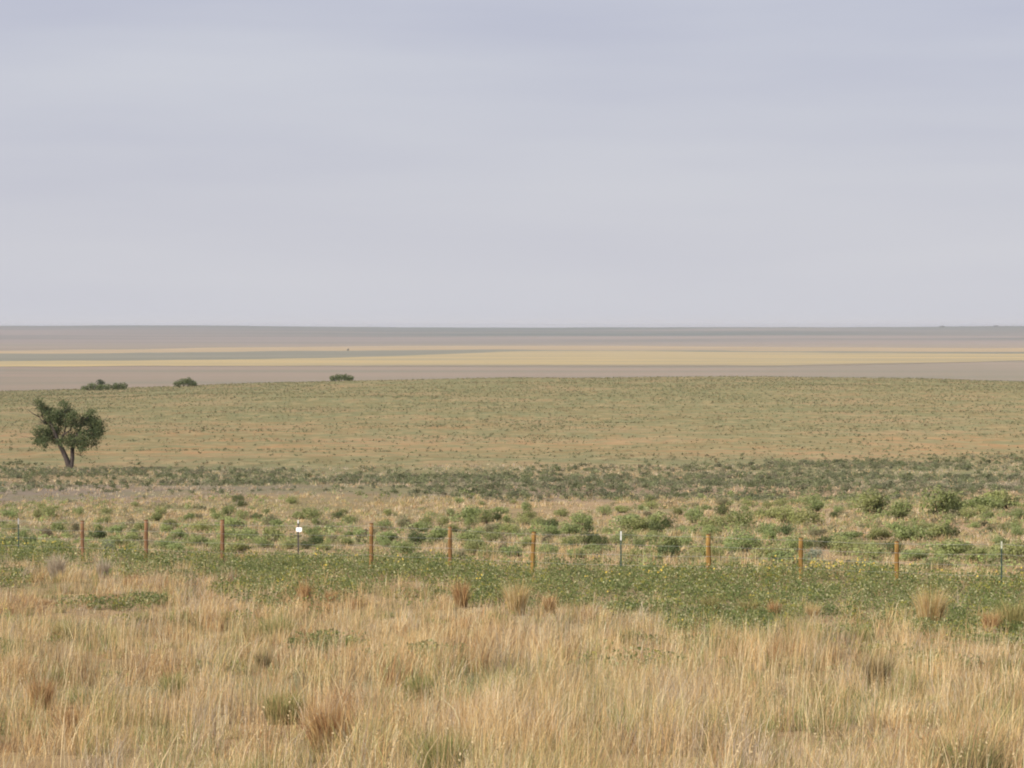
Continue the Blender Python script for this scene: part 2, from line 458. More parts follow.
MIXR = np.concatenate([RUST, RUST, STRAW[:2]]); MIXO = np.concatenate([OLIVE, OLIVE, STRAW[1:2], np.array([[.13, .12, .05]])])
MIXG = np.concatenate([GREEN, OLIVE[:1], STRAW[:1]]); MIXT = np.concatenate([STRAW, OLIVE[:1]])
MIXD = np.array([[.22, .16, .09], [.19, .16, .08], [.30, .22, .13], [.17, .18, .07], [.50, .37, .19]])
MIXK = np.array([[.52, .44, .32], [.44, .36, .26], [.60, .51, .38]])
TUFTS = [  # x, y of the base, width, height (pixels in the view), palette, mound, label
    (304, 606, 10, 22, MIXR, 0, 'narrow rust brown grass tuft standing in the weeds below the white sign'),
    (331, 608, 11, 16, MIXR, 0, 'short faded rust tuft beside the narrow rust tuft below the white sign'),
    (461, 608, 14, 25, MIXR, 0, 'dark rust grass tuft on the weed edge below the fifth wooden post'),
    (517, 616, 22, 30, MIXT, 0, 'tall straw yellow tuft on the weed edge below the sixth wooden post'),
    (550, 614, 11, 17, MIXR, 0, 'small orange rust tuft just beside the tall straw yellow tuft'),
    (711, 616, 22, 19, MIXO, 1, 'round olive brown tuft in the green weeds below the seventh wooden post'),
    (748, 618, 18, 20, MIXO, 1, 'olive tuft in the weeds between the seventh and eighth wooden posts'),
    (775, 620, 10, 18, MIXR, 0, 'thin rust tuft in the weeds shortly before the eighth wooden post'),
    (812, 622, 14, 18, MIXT, 0, 'pale rusty straw tuft at the weed edge below the eighth wooden post'),
    (931, 626, 27, 36, MIXT, 0, 'big straw tuft rising from the weeds below the ninth wooden post'),
    (991, 633, 14, 22, MIXR, 0, 'rust tuft between the big straw tuft and the round green mound'),
    (1014, 630, 34, 32, MIXO, 1, 'wide rounded olive green grass mound at the right edge of the weeds'),
    (56, 578, 16, 22, MIXK, 0, 'pale grey dead tuft standing near the first wooden post'),
    (103, 578, 11, 18, MIXK, 0, 'thin pale grey tuft between the first and second wooden posts'),
    (28, 577, 12, 12, MIXK, 1, 'low whitish grey tuft below the steel post at the left end'),
    (62, 643, 24, 20, MIXO, 1, 'dark olive tuft alone in straw grass below the first wooden post'),
    (188, 628, 13, 14, MIXD, 1, 'small dark grey brown tuft in straw grass below the second wooden post'),
    (140, 624, 20, 14, MIXG, 1, 'low grey green tuft beside the small dark grey brown tuft'),
    (263, 668, 9, 22, MIXD, 0, 'narrow dark brown tuft in straw grass below the third wooden post'),
    (629, 644, 17, 19, MIXO, 1, 'olive tuft in straw grass below the white tipped steel post'),
    (275, 640, 40, 26, MIXG, 1, 'broad green patch of fresh grass below the third post and sign'),
    (40, 712, 24, 30, MIXR, 0, 'rust brown tuft low in the straw grass near the left edge'),
    (70, 740, 13, 32, MIXR, 0, 'thin red brown tuft beside the rust tuft near the left edge'),
    (330, 752, 46, 44, MIXR, 0, 'large red brown clump in the straw grass at the bottom'),
    (282, 722, 38, 30, MIXG, 0, 'fresh green tuft beside the large red brown clump'),
    (418, 704, 30, 26, MIXG, 0, 'yellow green tuft rising from straw grass above the bright green one'),
    (442, 790, 46, 52, MIXG, 0, 'bright green upright tuft at the bottom edge'),
    (966, 800, 90, 60, np.concatenate([MIXG, MIXD]), 1, 'wide dark green clump in the bottom corner of the grass'),
    (878, 690, 28, 34, MIXD, 0, 'dark brown olive tuft in straw grass below the ninth wooden post'),
    (172, 705, 24, 26, MIXG, 0, 'dull green tuft in straw grass below the second wooden post'),
    (862, 640, 26, 18, MIXG, 1, 'low green tuft where straw grass meets the weeds below the eighth post'),
]
TCLEAR = []
for _t in TUFTS:
    _X, _D, _Z = at(_t[0], _t[1]); TCLEAR.append((_X, _D, _t[2] * _D / F, _t[3] * _D / F))

def clear_round(X, D):
    f = np.ones(len(X))
    for tx, td, tw, th in TCLEAR:
        e = ((X - tx) / (tw * .62 + .05)) ** 2 + np.where(D < td, (D - td) / (3.5 + th * 7), (D - td) / .8) ** 2
        f *= 1 - .42 * (1 - sstep(.6, 1.2, e))
    return f

def build_grass():
    P = Pool()
    # (d range, tufts per m2, blades, blade width)
    for d0, d1, dens, nb, w in ((14, 30, 17, 30, .0042), (30, 48, 14, 30, .0048), (48, 70, 11, 26, .0062), (70, 104, 9.5, 24, .008)):
        half = lambda d: 0.165 * d + 3.5
        A = (d1 - d0) * (half(d0) + half(d1))
        n = int(A * dens)
        D = np.sqrt(RNG.uniform(d0 ** 2, d1 ** 2, n)); X = RNG.uniform(-1, 1, n) * half(D)
        keep = RNG.random(n) > weed_mask(X, D) * 0.985
        # thin places where litter and soil show
        keep &= RNG.random(n) < 0.22 + 1.0 * sstep(.38, .60, fbm(X / .9, D / 1.6, 77, 3))
        keep &= D < fence_depth(X) + 3
        X, D = X[keep], D[keep]
        hn = fbm(X / 2.0, D / 4.0, 81, 3)
        hg = 0.18 + 0.48 * sstep(.36, .66, hn * .4 + .6 * fbm(X / .8, D / 1.3, 83, 2)) * RNG.uniform(.75, 1.15, len(X))
        hg *= (1 - 0.35 * sstep(60, 95, D)) * clear_round(X, D)
        k = kinds(X, D, RNG)
        hg = np.where(k == 3, hg * .75, hg)
        P.add(*tuft_field(X, D, k, nb, hg, RNG.uniform(.06, .24, len(X)), w, RNG, 0.9))
        # tall pale seed stalks
        n2 = int(A * dens * 0.6)
        D = np.sqrt(RNG.uniform(d0 ** 2, d1 ** 2, n2)); X = RNG.uniform(-1, 1, n2) * half(D)
        kp = (RNG.random(n2) > weed_mask(X, D)) & (fbm(X / 2.5, D / 4.5, 91, 2) > .42)
        X, D = X[kp], D[kp]
        if len(X):
            P.add(*tuft_field(X, D, np.zeros(len(X), int), 3, np.full(len(X), .66) * (1 - .25 * sstep(60, 95, D)), np.full(len(X), .12), w * .9, RNG, .25))
    # single stout pale stalks with seed heads, some bent over
    n = 1000; D = np.sqrt(RNG.uniform(20 ** 2, 60 ** 2, n)); X = RNG.uniform(-1, 1, n) * (.165 * D + 3)
    kp = (fbm(X / 1.6, D / 3.5, 97, 2) > .48) & (RNG.random(n) > weed_mask(X, D)); X, D = X[kp], D[kp]; n = len(X)
    hh = RNG.uniform(.6, .95, n); ld = np.where(RNG.random(n) < .6, RNG.normal(.2, .5, n), RNG.random(n) * 6.28); le = hh * np.abs(RNG.normal(.1, .28, n)).clip(0, .8)
    cc = np.tile([.76, .62, .38], (n, 1)) * RNG.uniform(.8, 1.08, (n, 1)); zz = height(X, D)
    P.add(*blades(X, D, zz - .03, hh, np.full(n, .009), RNG.random(n) * 3.14, ld, le, cc, cc))
    tz = zz - .03 + hh * np.sqrt(np.clip(1 - (le / hh) ** 2 * .35, .3, 1))
    k6 = np.repeat(np.arange(n), 6); f6 = np.tile(np.linspace(0, .16, 6), n)
    c6 = np.stack([X[k6] + np.cos(ld[k6]) * (le[k6] - f6 * .3), D[k6] + np.sin(ld[k6]) * (le[k6] - f6 * .3), tz[k6] - f6], 1) + RNG.normal(size=(len(k6), 3)) * .006
    P.add(*leaves(c6, RNG.uniform(.016, .03, len(k6)), .5, cc[k6] * .95, RNG))
    o = obj('dry_grass', P.mesh('dry_grass', grass_mat))
    tag(o, 'tall straw coloured dry prairie grass covering the ground before the fence', 'grass', kind='stuff')

    # low dry grass beyond the fence
    P = Pool()
    for d0, d1, dens, nb, w in ((88, 125, 6.0, 14, .013), (125, 180, 4.0, 12, .018), (180, 262, 1.0, 9, .026)):
        half = lambda d: 0.165 * d + 6
        n = int((d1 - d0) * (half(d0) + half(d1)) * dens)
        D = np.sqrt(RNG.uniform(d0 ** 2, d1 ** 2, n)); X = RNG.uniform(-1, 1, n) * half(D)
        keep = (D > fence_depth(X) + .5) & (RNG.random(n) > weed_mask(X, D))
        keep &= RNG.random(n) < 0.25 + 1.1 * sstep(.32, .6, fbm(X / 4, D / 6, 101, 3))
        X, D = X[keep], D[keep]
        k = np.zeros(len(X), int); u = RNG.random(len(X)); k[u < .34] = 2; k[u > .72] = 4; k[(u > .70) & (u < .72)] = 1; k[(D > 185) & (u < .62)] = 4
        hg = RNG.uniform(.10, .26, len(X)) * (0.6 + .7 * fbm(X / 5, D / 8, 103, 2))
        P.add(*tuft_field(X, D, k, nb, hg, RNG.uniform(.1, .28, len(X)), w, RNG, .9))
    o = obj('bunch_grass', P.mesh('bunch_grass', grass_mat))
    tag(o, 'short pale dry grass between the shrubs beyond the fence', 'grass', kind='stuff')
build_grass()

# ------------------------------------------------------------------ green weeds with yellow flowers
weed_mat = leaf_mat('weed_leaves', gain=(1.36, 1.32, 1.15), trans=0.42)
petal_mat = noise_mat('yellow_petals', (.52, .36, .05), (.60, .44, .08), (9, 9, 9), 1, .6, 2)
def build_weeds():
    P = Pool(); n = 31000
    D = RNG.uniform(48, 122, n); X = RNG.uniform(-1, 1, n) * (0.165 * D + 4)
    m = weed_mask(X, D)
    keep = RNG.random(n) < m * (.45 + .75 * sstep(.3, .5, fbm(X / 1.6, D / 2.4, 111, 3)))
    X, D = X[keep], D[keep]; Z = height(X, D); n = len(X)
    fx, fy = pix(X, D, Z)
    hg = (.16 + .30 * fbm(X / 2.2, D / 3.2, 113, 2)) * RNG.uniform(.7, 1.25, n)
    hg *= 0.75 + .35 * sstep(-9, -1, D - fence_depth(X))
    nl = 26; idx = np.repeat(np.arange(n), nl); k = len(idx)
    t = RNG.random(k) ** .7
    r = (.05 + .14 * np.sin(np.pi * np.clip(t, .1, .95))) * np.sqrt(RNG.random(k)) * 1.3
    a = RNG.random(k) * 2 * np.pi
    c = np.stack([X[idx] + r * np.cos(a), D[idx] + r * np.sin(a), Z[idx] + .02 + hg[idx] * t], 1)
    pal = np.array([[.145, .18, .075], [.17, .205, .085], [.22, .24, .115], [.12, .155, .068]])
    tone = RNG.integers(0, 4, n)[idx]
    col = pal[tone] * (1 + RNG.normal(size=(k, 1)) * .18)
    sil = RNG.random(k) < .10
    col[sil] = np.array([.45, .45, .30]) * (1 + RNG.normal(size=(int(sil.sum()), 1)) * .15)      # pale seed heads
    yel = (RNG.random(n) < .18)[idx] & (RNG.random(k) < .5)
    col[yel] = np.array([.30, .29, .08])
    P.add(*leaves(c, RNG.uniform(.035, .085, k), .5, np.clip(col, .01, .7), RNG))
    # stems
    s = np.repeat(np.arange(n), 2); q = len(s)
    P.add(*blades(X[s], D[s], Z[s] - .02, hg[s] * RNG.uniform(.8, 1.25, q), np.full(q, .008), RNG.random(q) * 3.1, RNG.random(q) * 6.3,
                  RNG.uniform(.02, .12, q), np.tile([.16, .17, .07], (q, 1)) * RNG.uniform(.7, 1.5, (q, 1))))
    tag(obj('weeds', P.mesh('weeds', weed_mat)), 'strip of green leafy weeds growing along the foot of the fence', 'weeds', kind='stuff')
    # flowers: little six-petalled discs at the plants' tops
    pr = sstep(.50, .68, fbm(X / 2.6, D / 2.2, 117, 2)) * (.15 + 1.0 * sstep(-5, 1, D - fence_depth(X)))
    s = np.where(RNG.random(n) < .42 * pr)[0]
    V = []; T = []
    for i in s:
        for rep in range(RNG.integers(1, 3)):
            c = np.array([X[i] + RNG.normal() * .08, D[i] + RNG.normal() * .08, Z[i] + hg[i] * RNG.uniform(1.0, 1.25)])
            nrm = Vector((RNG.normal() * .5 - .4, -.8 + RNG.normal() * .4, .7)).normalized()
            u = nrm.orthogonal().normalized(); v = nrm.cross(u)
            rr = RNG.uniform(.016, .031); b = len(V); V.append(c + np.array(nrm) * .006)
            for j in range(12):
                an = j * math.pi / 6; q_ = rr if j % 2 == 0 else rr * .62
                V.append(c + np.array(u) * math.cos(an) * q_ + np.array(v) * math.sin(an) * q_)
            T += [(b, b + 1 + j, b + 1 + (j + 1) % 12) for j in range(12)]
    me = mesh_np('wildflowers', np.array(V), [np.array(T)], petal_mat)
    tag(obj('wildflowers', me), 'scattered small yellow blossoms on top of the green weeds', 'flowers', kind='stuff')
build_weeds()

# ------------------------------------------------------------------ distinct tufts
tuft_mat = leaf_mat('tuft_blades', trans=0.25)
def tuft_mesh(pal, seed, h, r, nb, w, spread, mound=False):
    rng = np.random.default_rng(seed)
    rr = r * np.sqrt(rng.random(nb)); a = rng.random(nb) * 6.283
    bx, by = rr * np.cos(a), rr * np.sin(a)
    hh = h * np.clip(rng.normal(.82, .16, nb), .3, 1.15)
    if mound: hh *= np.sqrt(np.clip(1.1 - (rr / r) ** 2, .15, 1))
    col = pick(pal, nb, rng, .16)
    V, f, C = blades(bx, by, np.full(nb, -.03), hh, w * rng.uniform(.6, 1.4, nb), rng.random(nb) * 3.14, a + rng.normal(size=nb) * .6,
                     hh * np.abs(rng.normal(.12, .16, nb)) * spread * 2 + .02, col, np.clip(col * 1.12, 0, .8))
    return mesh_np('grass_tuft', V, f, tuft_mat, C)
for i, (x, y, w, h, pal, mound, lab) in enumerate(TUFTS):
    X, D, Z = at(x, y); s = D / F
    nb = int(90 + w * 22)
    me = tuft_mesh(pal, 300 + i, h * s * 1.28, w * s * (.5 if mound else .36), nb, max(.006, .38 * s), .75 if not mound else .9, bool(mound))
    tag(obj('grass_tuft', me, loc=(X, D, Z)), lab, 'grass tuft', 'distinct tufts in the grass')

# ------------------------------------------------------------------ shrubs
shrub_mat = leaf_mat('shrub_leaves', trans=0.42, hue=0.14)
scrub_mat = leaf_mat('scrub_leaves', trans=0.45)
bush_mat = leaf_mat('bush_leaves', trans=0.2)

def shrub_points(n, rng, lobes=None):
    """leaf centres of a lumpy dome, unit width (-.5..+.5), unit height"""
    L = lobes or rng.integers(5, 10)
    ang = rng.random(L) * 6.283; rad = .30 * np.sqrt(rng.random(L))
    lc = np.stack([rad * np.cos(ang), rad * np.sin(ang), rng.uniform(.22, .62, L) * (1 - rad * .9)], 1)
    lr = rng.uniform(.16, .30, L)
    j = rng.integers(0, L, n)
    v = rng.normal(size=(n, 3)); v /= np.linalg.norm(v, axis=1)[:, None]
    r = lr[j] * (0.35 + .75 * rng.random(n) ** .45)
    p = lc[j] + v * r[:, None] * np.array([1, 1, 1.15])
    p[:, 2] = np.where(p[:, 2] < .02, np.abs(p[:, 2]) * .6 + .02, p[:, 2])
    p[:, 2] *= 1.0 / max(p[:, 2].max() * .97, .6)
    return p, v

SAGE = np.array([[.37, .41, .17], [.33, .37, .145], [.41, .43, .215], [.29, .335, .125]])
DARK_AND_SHADE = np.array([[.13, .165, .075], [.155, .19, .08], [.19, .22, .095]])  # dark green leaves, also the painted shaded side of paler shrubs
BLUES = np.array([[.32, .36, .25], [.28, .32, .23], [.36, .40, .29]])
BROWN = np.array([[.33, .30, .18], [.37, .32, .20], [.28, .28, .15]])

def shrub_mesh(pal, seed, aspect, n=1100, leaf=.06):
    rng = np.random.default_rng(seed)
    p, v = shrub_points(n, rng); p = p * np.array([1, 1, aspect])
    V, f, C = leaves(p, rng.uniform(.6, 1.4, n) * leaf, .62, pick(pal, n, rng, .15), rng, v)
    P = Pool(); P.add(V, f, C)
    ns = 26; a = rng.random(ns) * 6.283; b = rng.random(ns) * .10                 # woody stems
    P.add(*blades(b * np.cos(a), b * np.sin(a), np.full(ns, -.05), rng.uniform(.4, .8, ns) * aspect, np.full(ns, .018), rng.random(ns) * 3, a,
                  rng.uniform(.1, .35, ns), np.tile([.13, .10, .07], (ns, 1))))
    return P.mesh('shrub', shrub_mat)

VAR = {}
for nm, pal in (('sage', SAGE), ('dark', DARK_AND_SHADE), ('blue', BLUES), ('brown', BROWN)):
    VAR[nm] = [shrub_mesh(pal, 500 + 31 * k + len(nm), (.38, .5, .62, .8)[k % 4]) for k in range(8 if nm == 'sage' else 4)]
ASP = (.38, .5, .62, .8)

S = 'sage'
SH = [  # x, base y, width, height in view pixels, kind; dark ones overlapping sage ones paint their shaded right side
 (869,519,24,16,S),(880,519,10,14,'dark'),(898,525,28,14,S),(897,533,18,8,S),(940,521,36,19,S),(957,522,14,13,'dark'),(985,515,30,9,S),(967,524,14,8,S),
 (935,541,22,11,S),(952,541,16,10,'dark'),(915,542,28,10,S),(950,556,40,13,S),(968,552,10,7,'dark'),(915,557,20,8,S),(975,559,24,12,S),(991,557,16,10,S),(1013,561,24,17,S),
 (938,569,26,10,S),(870,561,24,15,S),(880,541,20,8,S),(1006,513,30,13,S),(992,533,8,6,'dark'),(1017,539,14,10,S),(1000,546,12,7,S),
 (694,525,16,11,S),(722,519,12,8,'dark'),(710,530,16,10,S),(725,529,12,9,S),(740,529,20,13,S),(760,521,14,7,S),(772,522,18,8,S),(787,527,20,13,S),(794,525,9,9,'dark'),(808,528,22,12,S),
 (815,516,18,8,S),(812,508,13,8,S),(795,507,12,4,S),(768,536,17,9,S),(742,551,24,14,S),(752,550,14,10,S),(732,553,16,9,S),(702,556,20,10,S),(716,556,14,9,S),(773,557,34,10,S),(793,552,20,13,S),
 (785,567,34,11,S),(812,560,20,11,'blue'),(826,549,22,9,'dark'),(844,554,20,13,S),(850,541,24,6,S),(858,550,14,8,S),
 (583,531,16,13,S),(588,532,8,9,'dark'),(570,535,20,9,S),(588,547,22,11,'dark'),(601,548,14,9,'dark'),(572,548,20,9,S),(574,549,12,6,'dark'),(550,537,20,9,S),(562,517,13,6,S),(604,516,11,7,S),(622,514,14,5,S),
 (635,531,24,10,S),(596,554,24,7,S),(583,557,22,7,S),(548,554,16,6,S),(526,549,16,8,S),(528,513,10,8,S),(638,549,14,11,S),(628,527,22,8,S),(655,529,20,11,S),(668,529,12,10,'dark'),
 (664,553,26,14,S),(675,556,22,9,'dark'),(645,557,24,8,S),(655,560,20,7,S),(684,548,14,9,S),(690,560,14,8,S),(650,545,12,8,S),
 (405,529,14,9,'brown'),(428,525,10,8,S),(441,527,11,8,S),(468,522,24,11,S),(485,525,12,11,S),(508,523,11,6,S),(527,520,14,7,S),(417,545,14,9,'dark'),(407,554,18,9,S),(437,542,24,11,S),
 (470,544,20,10,S),(492,542,14,8,S),(473,556,14,10,S),(488,558,14,8,S),(505,553,11,8,'brown'),(518,557,22,8,S),(545,556,20,9,S),(478,550,20,8,S),(388,542,20,7,S),(398,552,12,7,S),(422,532,16,7,S),
 (455,532,12,6,S),(510,533,14,7,S),(500,514,14,5,S),(540,527,14,7,S),(383,530,12,7,S),(360,538,14,7,S),(345,546,14,7,S),(350,524,12,6,S),(332,533,14,7,S),(325,550,12,6,S),(389,516,10,5,S),
 (229,518,11,8,S),(258,523,9,6,'dark'),(269,526,12,8,'brown'),(232,529,22,8,S),(233,542,22,10,S),(217,551,14,8,S),(238,553,24,8,S),(275,541,20,11,S),(290,549,14,8,S),(262,548,16,8,S),
 (306,549,10,6,'dark'),(313,521,13,8,S),(298,520,13,5,S),(250,539,14,8,S),(316,541,14,6,S),(280,528,14,6,S),(200,532,16,8,S),(196,546,20,8,S),(178,540,16,7,S),(180,552,18,7,S),(165,548,14,7,S),(188,523,12,6,S),(170,529,14,6,S),
 (50,519,13,10,S),(39,522,10,8,S),(78,517,9,6,S),(105,526,9,6,S),(24,541,15,8,S),(45,539,11,8,'brown'),(60,533,15,8,S),(74,533,10,8,'brown'),(60,552,16,9,S),(47,549,12,7,S),(96,541,16,8,'dark'),
 (108,552,8,9,'blue'),(121,546,16,6,S),(132,528,9,7,'brown'),(155,523,11,6,S),(133,541,14,6,S),(8,548,16,9,S),(8,522,12,8,S),(10,534,12,7,S),(115,535,14,6,S),(92,551,12,6,S),(128,553,12,6,S),(30,553,12,7,S),
]
rs = random.Random(5)
used = [(x, y, w) for x, y, w, h, k in SH]
tries = 0
while len(SH) < 285 and tries < 20000:
    tries += 1
    x = rs.uniform(-60, 1090); y = rs.uniform(502, 562) if rs.random() < .45 else rs.uniform(514, 540)
    fb = 558 + 18 * max(0, x) / 1024
    if y > fb: continue
    dens = float(fbm(np.array([x / 55.0]), np.array([y / 9.0]), 141, 2)[0])
    if dens < .47: continue
    if any(abs(x - a) < (w + 9) * .45 and abs(y - b) < 4.5 for a, b, w in used): continue
    w = rs.uniform(6, 13) * (.75 + (y - 500) / 100); h = w * rs.uniform(.45, .75)
    SH.append((x, y, w, h, rs.choices((S, 'brown', 'dark'), (8, 1.2, 1.2))[0])); used.append((x, y, w))

GAPS = ['before the first steel post', 'between first steel and first wooden posts', 'between the first and second wooden posts', 'between the second and third wooden posts',
        'between the third wooden post and white sign', 'between the white sign and fourth wooden post', 'between the fourth and fifth wooden posts', 'between the fifth and sixth wooden posts',
        'between sixth wooden and white-tipped steel posts', 'between white-tipped steel and seventh wooden posts', 'between the seventh and eighth wooden posts', 'between the eighth and ninth wooden posts',
        'between the ninth wooden and last steel posts', 'past the last steel post']
KN = {'sage': 'grey-green', 'dark': 'dark green', 'blue': 'blue-grey', 'brown': 'brownish'}  # some dark ones are only a neighbouring shrub's shade, built as foliage
RANK = ['largest', 'second largest', 'third largest', 'fourth largest', 'fifth largest', 'sixth largest']
byg = {}
for i, s in enumerate(SH):
    g = sum(1 for f in FX if s[0] > f)
    byg.setdefault((g, s[4]), []).append(i)
LAB = {}
for (g, k), idx in byg.items():
    idx = sorted(idx, key=lambda i: -SH[i][2] * SH[i][3])
    for r, i in enumerate(idx):
        if len(idx) == 1: LAB[i] = f'only {KN[k]} shrub behind the fence {GAPS[g]}'
        elif r < 6: LAB[i] = f'{RANK[r]} {KN[k]} shrub behind the fence {GAPS[g]}'
        else: LAB[i] = f'small {KN[k]} shrub behind the fence {GAPS[g]}'
for i, (x, y, w, h, k) in enumerate(SH):
    X, D, Z = at(x, y); s = D / F
    q = h / w
    a = min(range(4), key=lambda j: abs(ASP[j] - q))
    opts = [m for j, m in enumerate(VAR[k]) if j % 4 == a]
    me = opts[i % len(opts)]
    o = obj('shrub', me, loc=(X, D, Z - .02))
    sw = w * s * 1.75
    o.scale = (sw, sw * rs.uniform(.8, 1.1), h * s / ASP[a] * 1.6); o.rotation_euler = (0, 0, rs.uniform(0, 6.28))
    tag(o, LAB[i], 'shrub', 'shrubs on the dry grass beyond the fence')

# the uncountable scrub farther off
def scrub(name, label, n_, d0, d1, dens_fn, size, nl, leafrel, pal, seed):
    rng = np.random.default_rng(seed)
    tmpl = [shrub_points(nl, rng, 4) for _ in range(12)]
    tv = np.stack([t[1] for t in tmpl]); tmpl = [t[0] for t in tmpl]
    P = Pool()
    D = np.sqrt(rng.uniform(d0 ** 2, d1 ** 2, n_)); X = rng.uniform(-1, 1, n_) * (.165 * D + 10)
    keep = rng.random(n_) < dens_fn(X, D)
    X, D = X[keep], D[keep]; Z = height(X, D); n = len(X)
    w = size[0] + (size[1] - size[0]) * rng.random(n) ** 2.2
    hh = w * rng.uniform(.3, .58, n)
    which = rng.integers(0, 12, n); T = np.stack(tmpl)[which]; TV = tv[which]
    a = rng.random(n) * 6.283; ca, sa = np.cos(a)[:, None], np.sin(a)[:, None]
    px_ = (T[..., 0] * ca - T[..., 1] * sa) * w[:, None] + X[:, None]
    py_ = (T[..., 0] * sa + T[..., 1] * ca) * w[:, None] + D[:, None]
    pz_ = T[..., 2] * hh[:, None] + Z[:, None] - .02
    c = np.stack([px_, py_, pz_], 2).reshape(-1, 3)
    ov = np.stack([TV[..., 0] * ca - TV[..., 1] * sa, TV[..., 0] * sa + TV[..., 1] * ca, TV[..., 2]], 2).reshape(-1, 3)
    base = pal[rng.integers(0, len(pal), n)] * (1 + rng.normal(size=(n, 1)) * .16)
    col = np.repeat(base, nl, 0) * (1 + rng.normal(size=(n * nl, 1)) * .12)
    P.add(*leaves(c, np.repeat(w, nl) * leafrel * rng.uniform(.7, 1.3, n * nl), .7, np.clip(col, .01, .6), rng, ov))
    tag(obj(name, P.mesh(name, scrub_mat)), label, 'scrub', kind='stuff')
    return n

def dens_band(X, D):
    x, y = pix(X, D, height(X, D))
    lo = np.interp(x, [-200, 0, 100, 300, 512, 700, 1024, 1300], [466, 467, 470, 474, 469, 465, 457, 452])
    up = np.interp(x, [-200, 0, 300, 512, 1024, 1300], [506, 504, 500, 501, 501, 501])
    n = fbm(X / 12, D / 14, 151, 3); n2 = fbm(X / 30, D / 9, 153, 2)
    m = sstep(-3, 5, y - lo + (n - .5) * 14) * sstep(-3, 3, up - y + (n - .5) * 8)
    gap = np.where(x < 560, sstep(484, 490, y) * .3, sstep(489, 495, y) * .2)        # greyer, barer ground near the lower edge
    return m * np.clip(.15 + 1.1 * sstep(.34, .62, n * .5 + n2 * .5) - gap, .03, 1)
SC_D = np.array([[.25, .265, .14], [.22, .24, .12], [.27, .285, .155], [.34, .31, .20], [.24, .25, .15]])
scrub('greasewood_scrub', 'dense dark green scrub filling the hollow beyond the dry grass', 20000, 165, 285, dens_band, (.25, .85), 52, .15, SC_D, 71)
def dens_field(X, D):
    x, y = pix(X, D, height(X, D))
    n = fbm(X / 16, D / 26, 161, 3); s = fbm(X / 26, D / 9, 163, 3)
    far = sstep(420, 700, D)
    f2 = fbm(X / 5, D / 9, 165, 2)
    return np.clip(.15 + .85 * sstep(.42, .62, n * .25 + s * .5 + f2 * .25 + far * .07) - .22 * sstep(275, 300, D) * (1 - sstep(360, 410, D)), .06, 1) * sstep(240, 268, D)
SC_F = np.array([[.29, .295, .155], [.26, .27, .145], [.31, .30, .165], [.22, .235, .125], [.36, .31, .19], [.40, .31, .18], [.34, .30, .17], [.28, .28, .155]])
scrub('sparse_scrub', 'thin olive scrub dotted over the wide rising rangeland', 100000, 236, 735, dens_field, (.13, .5), 14, .28, SC_F, 73)
def dens_sub(X, D):
    n = fbm(X / 8, D / 9, 171, 3)
    return (D > fence_depth(X) + 3) * np.clip(sstep(.36, .6, n), .08, 1) * (.55 + .45 * sstep(-5, 12, X)) * (1 - .72 * sstep(128, 142, D) * (1 - .5 * sstep(8, 18, X)))
scrub('low_scrub', 'low sprigs of green growth between the shrubs past the fence', 12000, 92, 182, dens_sub, (.22, .85), 44, .13, np.concatenate([SAGE * 1.05, np.array([[.33, .31, .17], [.36, .32, .19]])]), 75)

# ------------------------------------------------------------------ fence
def wood(name, c1, c2):
    return noise_mat(name, c1, c2, (14, 14, 1.6), 1.0, .8, 5)
wood_red = wood('red_brown_wood', (.17, .088, .042), (.31, .17, .085))
wood_mid = wood('amber_brown_wood', (.17, .09, .032), (.35, .20, .075))
wood_yel = wood('yellow_treated_wood', (.19, .105, .028), (.42, .255, .075))
end_grain = noise_mat('dark_end_grain', (.10, .05, .025), (.17, .085, .04), (20, 20, 20), 1, .9, 3)
steel_green = noise_mat('green_steel_paint', (.03, .055, .04), (.045, .08, .055), (8, 8, 8), 1, .5, 3, spec=.4)
steel_dark = noise_mat('dark_steel_paint', (.045, .035, .035), (.075, .06, .055), (8, 8, 8), 1, .55, 3, spec=.4)
white_paint = noise_mat('white_tip_paint', (.58, .58, .55), (.66, .66, .63), (10, 10, 10), 1, .5, 2)
cream_paint = noise_mat('cream_tip_paint', (.46, .47, .35), (.54, .55, .42), (10, 10, 10), 1, .5, 2)
dull_paint = noise_mat('weathered_tip_paint', (.34, .33, .31), (.44, .43, .40), (10, 10, 10), 1, .6, 2)
galv = noise_mat('galvanised_wire', (.36, .35, .34), (.46, .45, .44), (30, 30, 30), 1, .45, 2, spec=.5, metallic=.3)
sign_mat = noise_mat('white_sign_paint', (.86, .86, .87), (.90, .90, .91), (6, 6, 6), 1, .35, 2, spec=.5)

fx0, fd0 = fence_point(FX[6])
fence = bpy.data.objects.new('wire_fence', None); fence.location = (fx0, fd0, float(height(fx0, fd0))); link(fence)
tag(fence, 'wire fence of brown wooden and thin steel posts crossing the prairie', 'fence')
FO = Vector(fence.location)
STEEL = {0: (steel_green, dull_paint), 4: (steel_dark, white_paint), 8: (steel_green, white_paint), 12: (steel_green, cream_paint)}
LEAN = {1: (.0, 0), 2: (-.008, 0), 3: (.004, 0), 5: (.006, .01), 6: (.0, 0), 7: (.055, .02), 9: (-.012, 0), 10: (.004, 0), 11: (.006, 0)}
WLAB = {1: 'reddish brown wooden post', 2: 'tall reddish brown wooden post', 3: 'brown wooden post with a bright sunlit side', 5: 'amber brown wooden post with dark top', 6: 'amber brown wooden post',
        7: 'leaning yellow wooden post', 9: 'thick yellow brown wooden post', 10: 'yellow brown wooden post', 11: 'yellow wooden post'}
tops = []
dirv = Vector((PB.x - PA.x, PB.y - PA.y, 0)).normalized(); nrm = Vector((dirv.y, -dirv.x, 0))     # nrm faces the lookout
if nrm.y > 0: nrm = -nrm
